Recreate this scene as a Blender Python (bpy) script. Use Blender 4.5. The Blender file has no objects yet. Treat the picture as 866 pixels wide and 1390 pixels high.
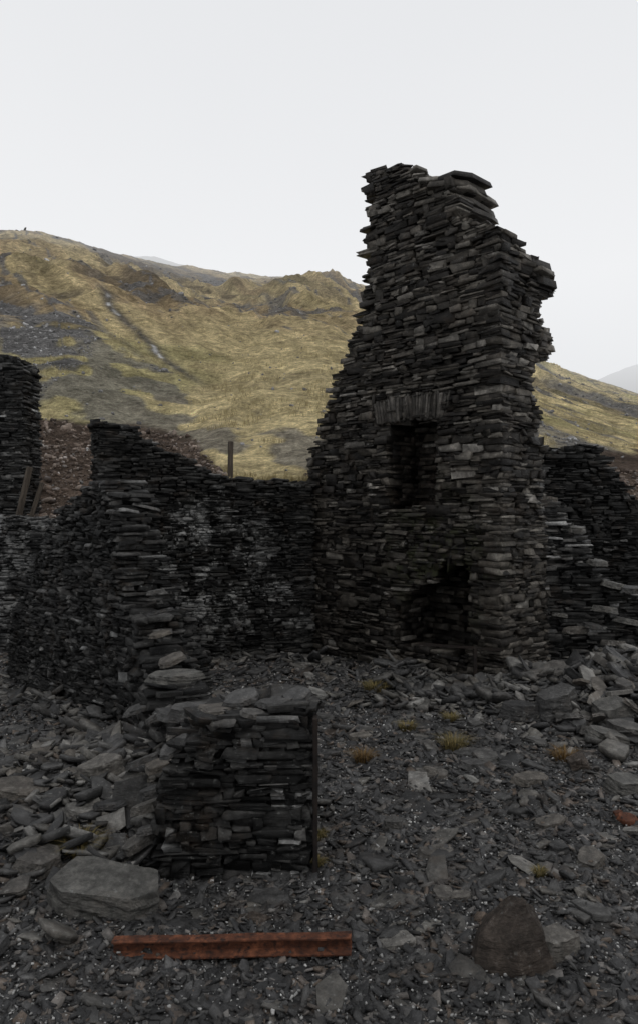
import bpy, bmesh, math, random
import numpy as np
from mathutils import Vector, Matrix, noise as mnoise
random.seed(7); rng=np.random.default_rng(7)
SC=bpy.context.scene; COL=SC.collection
CAMH=2.2
# ------------------------------------------------------------ noise
def _h(ix,iy,seed):
    v=np.sin(ix*127.1+iy*311.7+seed*74.7)*43758.5453
    return v-np.floor(v)
def vn(x,y,seed=0):
    x=np.asarray(x,float);y=np.asarray(y,float)
    ix=np.floor(x);iy=np.floor(y);fx=x-ix;fy=y-iy
    fx=fx*fx*(3-2*fx);fy=fy*fy*(3-2*fy)
    a=_h(ix,iy,seed);b=_h(ix+1,iy,seed);c=_h(ix,iy+1,seed);d=_h(ix+1,iy+1,seed)
    return ((a*(1-fx)+b*fx)*(1-fy)+(c*(1-fx)+d*fx)*fy)*2-1
def fbm(x,y,o=4,seed=0):
    r=0;a=1;t=0
    for i in range(o):
        r=r+a*vn(x*2**i+i*3.7,y*2**i-i*5.1,seed+i);t+=a;a*=.5
    return r/t
def sst(v,a,b):
    t=np.clip((np.asarray(v,float)-a)/(b-a),0,1);return t*t*(3-2*t)
# ------------------------------------------------------------ terrain height
MOUNDS=[(-1.45,6.3,.7,.22),(-1.75,5.2,.6,.12),(3.5,8.6,.95,.34),(2.3,8.5,.5,.2),(-2.8,6.2,.9,.10),
        (-4.6,9.2,.9,-.35),(1.0,9.4,.6,.20),(-.6,9.8,.8,.10),(4.6,7.2,1.2,.22),(-3.2,4.3,.8,.12),(4.3,9.3,.9,.25)]
RU=[-400,-100,0,50,110,170,240,330,400,460,500,600,740,800,866,1000,1200,1500]
RR=[.44,.40,.386,.383,.372,.356,.340,.322,.320,.319,.306,.270,.203,.182,.160,.115,.07,.05]
DU=[-400,0,250,480,740,1500]; DD=[110,120,150,175,190,200]
def gul(x,y):
    p=.46*x-.89*y; q=.89*x+.46*y
    wq=q+2.5*fbm(x/14,y/14,2,7)
    return 1-np.abs(fbm(p/60,wq/13,2,11)),1-np.abs(fbm(p/26+9,wq/5.5,3,19))
def H(x,y):
    x=np.asarray(x,float);y=np.asarray(y,float)
    n=.05*fbm(x*.9,y*.9,3,1)+.035*fbm(x*4,y*4,3,2)
    for mx,my,r,h in MOUNDS: n=n+h*np.exp(-((x-mx)**2+(y-my)**2)/r**2)
    yb=np.interp(x,[-8,-4.2,-3.2,0,.8,4,9],[12.0,12.0,11.0,12.0,12.4,13.1,13.1])
    bz=np.interp(x,[-9,-4,-2.5,0,3,4.5,9],[2.1,2.1,2.62,2.75,2.6,2.1,2.1])
    b=sst(y,yb,yb+.7)
    ys=np.maximum(y,1.0)
    u=433+1000*x/ys
    R=np.interp(u,RU,RR);D=np.interp(u,DU,DD)
    s=R*D/(D-13.5)
    t=np.maximum(y-13.5,0)
    t=t*t/(t+1.2)
    Dm=D-13.5
    over=np.maximum(t-Dm,0)
    h=s*np.minimum(t,Dm)-.32*np.minimum(over,90)
    am=sst(y,16,60)
    g,g4=gul(x,y);g2=fbm(x/9,y/9,4,13); g3=fbm(x/2.2,y/2.2,3,17)
    crag=1-np.abs(fbm(x/6,y/6,4,27))
    n2=am*(y*.036)*(g**2-.6)+am*y*.011*g2+am*y*.022*(g4**2-.6)+am*y*.016*(crag**3-.5)
    n2=n2*(1-.84*sst(y,.5*D,.92*D))*(1-.6*sst(u,700,800))+sst(y,13,18)*(.24*g3)+sst(y,70,150)*y*.006*fbm(x/18,y/18,4,23)
    n2=n2+sst(y,12,13)*.06*fbm(x*2,y*2,3,29)
    return n*(1-b)+bz*b+h+n2
# ------------------------------------------------------------ mesh utils
def raw_mesh(name,verts,loops,starts):
    me=bpy.data.meshes.new(name)
    me.vertices.add(len(verts));me.vertices.foreach_set('co',np.asarray(verts,np.float32).ravel())
    me.loops.add(len(loops));me.loops.foreach_set('vertex_index',np.asarray(loops,np.int32))
    me.polygons.add(len(starts));me.polygons.foreach_set('loop_start',np.asarray(starts,np.int32))
    me.update(calc_edges=True);me.validate()
    return me
def grid_mesh(name,X,Y,Z,smooth=True):
    ny,nx=X.shape
    v=np.stack([X,Y,Z],-1).reshape(-1,3)
    i=np.arange(ny-1)[:,None]*nx+np.arange(nx-1)[None,:]
    q=np.stack([i,i+1,i+nx+1,i+nx],-1).reshape(-1)
    me=raw_mesh(name,v,q,np.arange(0,len(q),4))
    if smooth: me.polygons.foreach_set('use_smooth',np.ones(len(me.polygons),bool))
    return me
RINGS=((-1,.92),(.90,1.),(1,.97))
class Batch:
    """collects irregular blocks; built as one mesh for one wall / one layer of rubble"""
    def __init__(s): s.C=[];s.A=[];s.B=[];s.D=[];s.F=[]
    def add(s,C,A,B,D,f=1.): s.C.append(C);s.A.append(A);s.B.append(B);s.D.append(D);s.F.append(f)
    def mesh(s,name,K=8,rings=RINGS,jit=.13,e=(.02,.28),tl=.2):
        return block_mesh(name,np.array(s.C),np.array(s.A),np.array(s.B),np.array(s.D),K,rings,jit,e,tl,np.array(s.F)[:,None])
def block_mesh(name,C,A,B,D,K=8,rings=RINGS,jit=.13,e=(.02,.28),tl=.22,F=1.):
    n=len(C);R=len(rings)
    sg=np.sign(np.einsum('ij,ij->i',np.cross(A,B),D));sg[sg==0]=1
    B=B*sg[:,None]
    th=(np.arange(K)+.5)/K*2*np.pi
    th=th[None,:]+rng.uniform(-.2,.2,(n,K))*F
    ex=rng.uniform(e[0],e[1],(n,1))
    c=np.sign(np.cos(th))*np.abs(np.cos(th))**ex; sn=np.sign(np.sin(th))*np.abs(np.sin(th))**ex
    c=c*(1+F*rng.uniform(-jit*1.3,jit*.6,(n,K)))
    sn=sn*(1+F*rng.uniform(-jit*1.6,jit*.8,(n,K)))
    wd=F*rng.uniform(-.25,.25,(n,1));sh=F*rng.uniform(-.10,.10,(n,1))
    c0=c;c=c+sh*sn;sn=sn*(1-np.abs(wd)*.4+wd*c0)
    tilt=F*rng.uniform(-tl,tl,(n,2))
    V=np.zeros((n,R,K,3))
    for i,(w,sc) in enumerate(rings):
        jw=F*rng.uniform(-.07,.07,(n,K))+ (tilt[:,0:1]*c+tilt[:,1:2]*sn if w>0 else 0)
        js=sc*(1+F*rng.uniform(-.04,.04,(n,K)))
        V[:,i]=C[:,None,:]+A[:,None,:]*(c*js)[...,None]+B[:,None,:]*(sn*js)[...,None]+D[:,None,:]*(w+jw)[...,None]
    V=V.reshape(n,R*K,3)
    lp=[];st=[]
    for i in range(R-1):
        for k in range(K):
            k2=(k+1)%K;st.append(len(lp));lp+=[i*K+k,i*K+k2,(i+1)*K+k2,(i+1)*K+k]
    st.append(len(lp));lp+=[(R-1)*K+k for k in range(K)]
    st.append(len(lp));lp+=[k for k in range(K)][::-1]
    lp=np.array(lp);st=np.array(st)
    L=(np.arange(n)[:,None]*(R*K)+lp[None]).ravel();S=(np.arange(n)[:,None]*len(lp)+st[None]).ravel()
    return raw_mesh(name,V.reshape(-1,3),L,S)
def obj(name,me,mat=None,label=None,cat=None,parent=None,kind=None,group=None,loc=None):
    o=bpy.data.objects.new(name,me);COL.objects.link(o)
    if mat is not None and me is not None and not me.materials: me.materials.append(mat)
    if label:o['label']=label
    if cat:o['category']=cat
    if kind:o['kind']=kind
    if group:o['group']=group
    if parent:o.parent=parent
    if loc:o.location=loc
    return o
# ------------------------------------------------------------ materials
class NT:
    def __init__(s,name):
        s.m=bpy.data.materials.new(name);s.m.use_nodes=True;s.t=s.m.node_tree;s.t.nodes.clear()
        s.out=s.n('ShaderNodeOutputMaterial')
    def n(s,ty,**k):
        x=s.t.nodes.new(ty)
        for a,b in k.items(): setattr(x,a,b)
        return x
    def l(s,a,b): s.t.links.new(a,b)
    def noise(s,vec,scale,detail=4,rough=.55):
        x=s.n('ShaderNodeTexNoise');x.inputs['Scale'].default_value=scale;x.inputs['Detail'].default_value=detail;x.inputs['Roughness'].default_value=rough
        if vec is not None:s.l(vec,x.inputs['Vector'])
        return x.outputs['Fac']
    def ramp(s,fac,stops,interp='LINEAR'):
        x=s.n('ShaderNodeValToRGB');x.color_ramp.interpolation=interp
        e=x.color_ramp.elements
        while len(e)<len(stops): e.new(.5)
        for i,(p,c) in enumerate(stops):
            e[i].position=p;e[i].color=(*c,1) if not np.isscalar(c) else (c,c,c,1)
        s.l(fac,x.inputs[0]);return x.outputs[0]
    def mix(s,f,a,b,mode='MIX'):
        x=s.n('ShaderNodeMix',data_type='RGBA',blend_type=mode)
        for v,i in ((f,0),(a,6),(b,7)):
            if hasattr(v,'links'): s.l(v,x.inputs[i])
            elif i==0:x.inputs[0].default_value=v
            else:x.inputs[i].default_value=(*v,1)
        return x.outputs[2]
    def math(s,op,a,b=None,clamp=False):
        x=s.n('ShaderNodeMath',operation=op,use_clamp=clamp)
        for v,i in ((a,0),(b,1)):
            if v is None:continue
            if hasattr(v,'links'): s.l(v,x.inputs[i])
            else:x.inputs[i].default_value=v
        return x.outputs[0]
    def mr(s,v,a,b,c=0,d=1):
        x=s.n('ShaderNodeMapRange');s.l(v,x.inputs[0])
        for i,k in enumerate((a,b,c,d)):x.inputs[i+1].default_value=k
        return x.outputs[0]
    def bump(s,h,strength,dist,prev=None):
        x=s.n('ShaderNodeBump');x.inputs['Strength'].default_value=strength;x.inputs['Distance'].default_value=dist
        s.l(h,x.inputs['Height'])
        if prev is not None:s.l(prev,x.inputs['Normal'])
        return x.outputs[0]
    def bsdf(s,col,rough,nrm=None,spec=.3):
        x=s.n('ShaderNodeBsdfPrincipled')
        if hasattr(col,'links'):s.l(col,x.inputs['Base Color'])
        else:x.inputs['Base Color'].default_value=(*col,1)
        if hasattr(rough,'links'):s.l(rough,x.inputs['Roughness'])
        else:x.inputs['Roughness'].default_value=rough
        x.inputs['Specular IOR Level'].default_value=spec
        if nrm is not None:s.l(nrm,x.inputs['Normal'])
        s.l(x.outputs[0],s.out.inputs[0]);return x
def slate(name,stops,lichen=.5,spots=(),spec=.18,per='island',layer=True,fine=60,zl=9,k=1.0,brown=.5,ns=11,bd=.02):
    N=NT(name)
    stops=[(p,tuple(q*k for q in c)) for p,c in stops]
    tc=N.n('ShaderNodeTexCoord').outputs['Object'];geo=N.n('ShaderNodeNewGeometry')
    if per=='island': rnd=geo.outputs['Random Per Island']
    else: rnd=N.n('ShaderNodeObjectInfo').outputs['Random']
    col=N.ramp(rnd,stops)
    n1=N.noise(tc,ns,7,.78);col=N.mix(1,col,N.ramp(n1,[(.32,.35),(.5,.95),(.68,2.0)]),'MULTIPLY')
    n0=N.noise(tc,1.1,3);col=N.mix(1,col,N.ramp(n0,[(.3,.65),(.7,1.35)]),'MULTIPLY')
    st=N.mr(N.noise(tc,3.3,5,.7),.54,.7);col=N.mix(N.math('MULTIPLY',st,brown),col,(.05,.036,.025))
    for (cx,cy,cz,r,c,th,amt) in spots:
        d=N.n('ShaderNodeVectorMath',operation='DISTANCE');N.l(tc,d.inputs[0]);d.inputs[1].default_value=(cx,cy,cz)
        f=N.mr(d.outputs['Value'],r*.35,r,1,0);nn=N.mr(N.noise(tc,3,9,.75),th,th+.07)
        col=N.mix(N.math('MULTIPLY',N.math('MULTIPLY',f,nn),amt),col,c)
    nz=N.n('ShaderNodeSeparateXYZ');N.l(geo.outputs['Normal'],nz.inputs[0])
    up=N.mr(nz.outputs[2],-.2,1,.45,1.0)  # lichen thicker on upward faces, doubling as painted highlights on stone tops
    li=N.mr(N.noise(tc,31,6,.75),.59,.65);li2=N.mr(N.noise(tc,2.3,2),.40,.60)
    f=N.math('MULTIPLY',N.math('MULTIPLY',N.math('MULTIPLY',li,up),li2),lichen,True)
    col=N.mix(f,col,(.22,.225,.215))
    mp=N.n('ShaderNodeMapping');mp.inputs['Scale'].default_value=(1,1,zl if layer else 1);N.l(tc,mp.inputs[0])
    b=N.bump(N.noise(mp.outputs[0],ns,8,.75),1.,bd);b=N.bump(N.noise(tc,fine,5,.7),.8,.006,b)
    ro=N.mr(N.noise(tc,6,4),.3,.7,.30,.7)
    N.bsdf(col,ro,b,spec);return N.m
ST_G=[(0,(.006,.0053,.0046)),(.3,(.017,.0150,.0132)),(.6,(.036,.032,.0272)),(.82,(.065,.058,.049)),(.94,(.10,.092,.08)),(1,(.165,.155,.14))]
S_gable=slate('slate_masonry_brown',ST_G,.8,spots=[(1.2,9.3,1.6,1.3,(.034,.038,.013),.5,.6)],k=1.25)
S_recess=slate('slate_masonry_recess_shade',[(0,(.006,.005,.0045)),(.6,(.02,.017,.0145)),(1,(.06,.05,.042))],.2,spots=[(1.45,10.0,2.5,.42,(.16,.125,.105),.45,.8)],k=1.)  # shade of the deep recess painted into dark stone; pale patch is stone colour
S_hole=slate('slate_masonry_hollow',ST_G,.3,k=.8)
S_back=slate('slate_masonry_lime_stained',[(0,(.005,.005,.005)),(.5,(.015,.0147,.014)),(.9,(.033,.032,.03)),(1,(.07,.07,.068))],.7,
      spots=[(-1.75,10.6,1.4,1.5,(.34,.34,.33),.50,.75),(-.7,11.1,.8,1.0,(.25,.25,.245),.52,.6),(-2.6,10.3,2.0,.8,(.24,.24,.235),.52,.55)])
ST_L=[(0,(.0045,.0045,.0045)),(.45,(.015,.015,.0147)),(.8,(.034,.0333,.032)),(.95,(.07,.068,.065)),(1,(.15,.15,.147))]
S_left=slate('slate_masonry_dark',ST_L,1.,k=1.2)
S_far=slate('slate_masonry_darker',ST_L,.5,k=.7)  # darker tone of the same slate, sets the far wall apart
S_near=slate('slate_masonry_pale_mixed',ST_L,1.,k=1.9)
S_lime=slate('slate_masonry_limewashed',[(0,(.012,.012,.012)),(1,(.04,.04,.04))],.6,spots=[(-5.0,11.4,1.5,2.6,(.24,.24,.235),.50,.7)])
S_chip=slate('slate_chippings',[(0,(.010,.0102,.0106)),(.45,(.029,.029,.030)),(.8,(.060,.059,.058)),(.9,(.072,.054,.041)),(1,(.13,.125,.12))],.8,layer=False,spec=.36,fine=120,k=1.08)
S_fleck=slate('pale_fleck_surface',[(0,(.16,.16,.157)),(1,(.42,.42,.41))],.1,layer=False,spec=.2,fine=120,brown=.1)
S_rub=slate('slate_rubble_surface',[(0,(.015,.015,.0153)),(.5,(.044,.0435,.0430)),(.85,(.088,.083,.074)),(1,(.17,.166,.157))],.9,layer=False,spec=.36,fine=90)
S_slab=slate('slate_slab_surface',[(0,(.030,.030,.0303)),(.5,(.065,.064,.062)),(.85,(.092,.081,.068)),(1,(.16,.157,.148))],1.,per='obj',layer=True,fine=80,zl=4,spec=.36,ns=16,bd=.035)
S_brown=slate('brown_stone_surface',[(0,(.052,.042,.035)),(1,(.068,.056,.047))],.9,per='obj',zl=4,fine=70,ns=16,bd=.035)
S_boul=slate('pale_slate_boulder',[(0,(.085,.083,.076)),(1,(.11,.107,.099))],1.,per='obj',layer=True,fine=70,zl=5,spec=.32,ns=13,bd=.05)
def rust_mat():
    N=NT('rusted_iron');tc=N.n('ShaderNodeTexCoord').outputs['Object']
    c=N.ramp(N.noise(tc,14,7,.75),[(.3,(.022,.010,.007)),(.5,(.07,.026,.014)),(.7,(.18,.068,.035))])
    c=N.mix(N.mr(N.noise(tc,40,4),.5,.7),c,(.015,.010,.009))
    N.bsdf(c,.85,N.bump(N.noise(tc,60,6,.7),.8,.006),.2);return N.m
RUST=rust_mat()
def dark_iron():
    N=NT('corroded_dark_iron');tc=N.n('ShaderNodeTexCoord').outputs['Object']
    c=N.ramp(N.noise(tc,10,6,.7),[(.35,(.006,.005,.005)),(.7,(.02,.014,.011))])
    N.bsdf(c,.7,N.bump(N.noise(tc,50,5),.6,.005),.2);return N.m
IRON=dark_iron()
def wood():
    N=NT('weathered_timber');tc=N.n('ShaderNodeTexCoord').outputs['Object']
    mp=N.n('ShaderNodeMapping');mp.inputs['Scale'].default_value=(9,9,1);N.l(tc,mp.inputs[0])
    c=N.ramp(N.noise(mp.outputs[0],5,5,.6),[(.3,(.02,.016,.013)),(.7,(.085,.07,.055))])
    N.bsdf(c,.8,N.bump(N.noise(mp.outputs[0],9,5),.6,.01),.2);return N.m
WOOD=wood()
def grassmat(name,a,b,c):
    N=NT(name);geo=N.n('ShaderNodeNewGeometry')
    col=N.ramp(geo.outputs['Random Per Island'],[(0,a),(.5,b),(1,c)])
    x=N.bsdf(col,.8,None,.15);return N.m
GR_HILL=grassmat('dry_moor_grass',(.23,.19,.105),(.37,.315,.175),(.50,.43,.26))
GR_TUFT=grassmat('straw_grass_blades',(.05,.046,.016),(.13,.105,.042),(.24,.185,.08))
GR_ORANGE=grassmat('orange_grass_blades',(.06,.036,.014),(.13,.08,.033),(.19,.125,.05))
def groundmat():
    N=NT('slate_waste_ground');tc=N.n('ShaderNodeTexCoord').outputs['Object']
    v=N.n('ShaderNodeTexVoronoi');v.inputs['Scale'].default_value=55;N.l(tc,v.inputs['Vector'])
    sp=N.n('ShaderNodeSeparateColor');N.l(v.outputs['Color'],sp.inputs[0])
    c=N.ramp(sp.outputs[0],[(0,(.008,.008,.0085)),(.6,(.026,.026,.027)),(.94,(.05,.047,.043)),(.965,(.16,.16,.16)),(1,(.26,.26,.26))],'LINEAR')
    c=N.mix(1,c,N.ramp(N.noise(tc,1.2,4),[(.3,.65),(.7,1.3)]),'MULTIPLY')
    b=N.bump(sp.outputs[1],.8,.015);b=N.bump(N.noise(tc,90,4),.5,.004,b)
    N.bsdf(c,.65,b,.2);return N.m
GROUND=groundmat()
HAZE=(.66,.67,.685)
def hillmat():
    N=NT('moorland_hillside');tc=N.n('ShaderNodeTexCoord').outputs['Object']
    at=N.n('ShaderNodeAttribute',attribute_name='zone').outputs['Color']
    n1=N.noise(tc,2.2,9,.82);n2=N.noise(tc,.35,9,.8);n3=N.noise(tc,9,5,.75)
    c=N.mix(1,at,N.ramp(n1,[(.34,.38),(.5,1.),(.66,1.7)]),'MULTIPLY')
    c=N.mix(1,c,N.ramp(n2,[(.37,.66),(.63,1.35)]),'MULTIPLY')
    c=N.mix(1,c,N.ramp(n3,[(.35,.65),(.65,1.3)]),'MULTIPLY')
    b=N.bump(n2,1.,2.2);b=N.bump(n1,.9,.5,b);b=N.bump(n3,.6,.06,b)
    p=N.bsdf(c,.9,b,.05)
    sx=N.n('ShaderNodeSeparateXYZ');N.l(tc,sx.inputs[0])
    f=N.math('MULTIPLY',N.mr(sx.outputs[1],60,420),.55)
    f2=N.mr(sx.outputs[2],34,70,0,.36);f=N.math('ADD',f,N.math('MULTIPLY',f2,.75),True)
    em=N.n('ShaderNodeEmission');em.inputs[0].default_value=(*HAZE,1)  # mist painted as emission, growing with distance and height
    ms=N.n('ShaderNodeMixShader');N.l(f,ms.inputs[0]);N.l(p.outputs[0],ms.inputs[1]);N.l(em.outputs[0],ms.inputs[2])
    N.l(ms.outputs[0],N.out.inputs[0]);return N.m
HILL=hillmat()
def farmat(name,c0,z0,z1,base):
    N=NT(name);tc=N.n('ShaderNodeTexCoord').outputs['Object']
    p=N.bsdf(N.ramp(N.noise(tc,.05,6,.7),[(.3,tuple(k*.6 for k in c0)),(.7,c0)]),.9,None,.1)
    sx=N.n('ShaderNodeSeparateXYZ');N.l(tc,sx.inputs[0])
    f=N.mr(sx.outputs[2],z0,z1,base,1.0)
    em=N.n('ShaderNodeEmission');em.inputs[0].default_value=(.75,.76,.775,1)  # low cloud painted as emission over the surface, stronger with height
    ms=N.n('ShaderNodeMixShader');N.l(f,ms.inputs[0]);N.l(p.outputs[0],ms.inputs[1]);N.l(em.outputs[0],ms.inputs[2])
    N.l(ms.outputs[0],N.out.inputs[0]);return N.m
# ------------------------------------------------------------ ground and hill
xs=np.linspace(-13,13,420);ys=np.concatenate([np.linspace(-6,2,20)[:-1],np.linspace(2,12.6,230)])
X,Y=np.meshgrid(xs,ys);Z=H(X,Y)-.08*sst(Y,11.8,12.0)
obj('ground',grid_mesh('ground',X,Y,Z),GROUND,'dark slate waste covering the ruin floor',None,kind='structure')
ts=np.linspace(-.95,.95,1000);yy=11.95*np.exp(np.linspace(0,math.log(300/11.95),750))
T_,Y=np.meshgrid(ts,yy);X=T_*Y;Z=H(X,Y)
me=grid_mesh('hillside',X,Y,Z)
def zone(X,Y,Z):
    U=433+1000*X/Y;V=695-1000*(Z-CAMH)/Y
    p=.46*X-.89*Y;q=.89*X+.46*Y+2.5*fbm(X/14,Y/14,2,7)
    g,g4=gul(X,Y);crag=1-np.abs(fbm(X/6,Y/6,4,27))
    n=fbm(X/7,Y/7,4,31);ns=fbm(p/30,q/3.6,4,33);nb=fbm(X/22,Y/22,3,35);nf=fbm(X/1.6,Y/1.6,3,37)
    gold=np.array([.60,.50,.28]);green=np.array([.39,.36,.175]);brown=np.array([.38,.285,.175]);dark=np.array([.11,.09,.067])
    gray=np.array([.18,.176,.173]);bsc=np.array([.10,.075,.059])
    def mx(c,d,f): return c*(1-f[...,None])+d*f[...,None]
    c=np.zeros(X.shape+(3,))+gold
    c=mx(c,green,sst(n+.3*ns,.0,.4)*.65)
    up=sst(V+40*nb+25*n,500,430)
    c=mx(c,brown,up*(.3+.55*sst(ns+n*.5,-.25,.3)))
    far_=sst(Y,22,50)
    c=mx(c,dark,up*sst(ns-.6*nb,.12,.4)*.6)
    c=mx(c,dark,far_*sst(.62-g,-.02,.10)*.6)  # creases darkened by colour: dark growth plus painted shade to sharpen folds
    c=mx(c,dark,far_*sst(.52-g4+.25*nf,-.02,.08)*.65)
    c=mx(c,dark,far_*sst(.45-crag+.2*nf,-.05,.08)*.6)
    c=mx(c,dark,sst(-ns+.3*n,.35,.5)*.4)
    stk=fbm(p/9,q/.7,3,47);c=c*(1+.38*stk*sst(Y,20,40))[...,None]
    ch=np.abs(fbm(p/70+3,q/9,2,41));chf=sst(.05-ch+.03*nf,0,.03)*far_*sst(U,900,760)
    c=mx(c,gray,chf*.85)
    ch=np.abs(fbm(p/50+13,q/6,2,43));chf=sst(.035-ch+.03*nf,0,.02)*sst(Y,18,30)
    c=mx(c,gray,chf*.8)
    gm=sst(ns+.4*nf+.25*n,.36,.46)*.75*sst(V,350,400)
    sl=sst(90-U+70*n+40*nf,-20,60)*sst(V,385,425)*sst(480-V+40*n,-10,30)*sst(nf+.6*n,-.5,.2)
    c=mx(c,gray,np.clip(gm+sl*.7,0,1))
    sr=sst(U,720,760)*sst(ns+.3*nf,.0,.25)*sst(V,485,520)
    c=mx(c,gray,sr*.8)
    edge=np.interp(U,[-200,0,120,200,260,300,420,700,760,900,1200],[562,562,576,586,598,632,640,640,618,605,600])
    bk=sst(V+14*nf+10*n,edge-6,edge+8)
    bk=bk*(1-sst(U,295,325)*(1-sst(U,390,430)))
    c=mx(c,bsc,bk)
    return c,bk,U,V
c,bk,U,V=zone(X,Y,Z)
pu=np.interp(V,[375,395,420,445,470,500,540],[128,140,155,185,205,240,300]);dd=np.abs(U-pu-6*fbm(Y/3,Y*0,2,50))
w0=np.exp(-(dd/9)**2)*sst(V,375,395)*sst(540-V,0,40)*.9;c=c*(1-w0[...,None])+np.array([.11,.105,.10])*w0[...,None]
w=np.exp(-(dd/2.6)**2)*sst(V,395,405)*sst(505-V,0,20)*sst(fbm(X/1.2,Y/1.2,2,51),-.1,.3)
c=c*(1-w[...,None])+np.array([.7,.7,.7])*w[...,None]
at=me.color_attributes.new('zone','FLOAT_COLOR','POINT')
at.data.foreach_set('color',np.concatenate([c,np.ones(c.shape[:2]+(1,))],-1).astype(np.float32).ravel())
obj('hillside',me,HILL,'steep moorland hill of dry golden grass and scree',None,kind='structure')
def far(name,us,vs,y0,mat,label):
    uu=np.linspace(us[0],us[-1],160);vv=np.interp(uu,us,vs)
    rows=np.linspace(0,1,30);X=[];Yy=[];Zz=[]
    top=CAMH+(695-vv)/1000*y0+fbm(uu/25,uu*0,4,61)*y0*.004
    for r in rows:
        y=y0-(1-r)*120; X.append((uu-433)/1000*y0);Yy.append(np.full_like(uu,y)+0*uu);Zz.append(top*r**.8+fbm(uu/12,np.full_like(uu,r*6),3,63)*3*(1-r)-5)
    obj(name,grid_mesh(name,np.array(X),np.array(Yy),np.array(Zz)+0),mat,label,None,kind='structure')
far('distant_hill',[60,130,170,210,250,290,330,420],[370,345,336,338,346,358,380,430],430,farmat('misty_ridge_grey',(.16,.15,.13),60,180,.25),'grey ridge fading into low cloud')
far('distant_mountain',[640,740,800,866,950,1100],[560,536,510,486,466,440],700,farmat('misty_mountain_grey',(.14,.135,.13),60,155,.45),'mountain flank almost hidden in mist')
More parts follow.
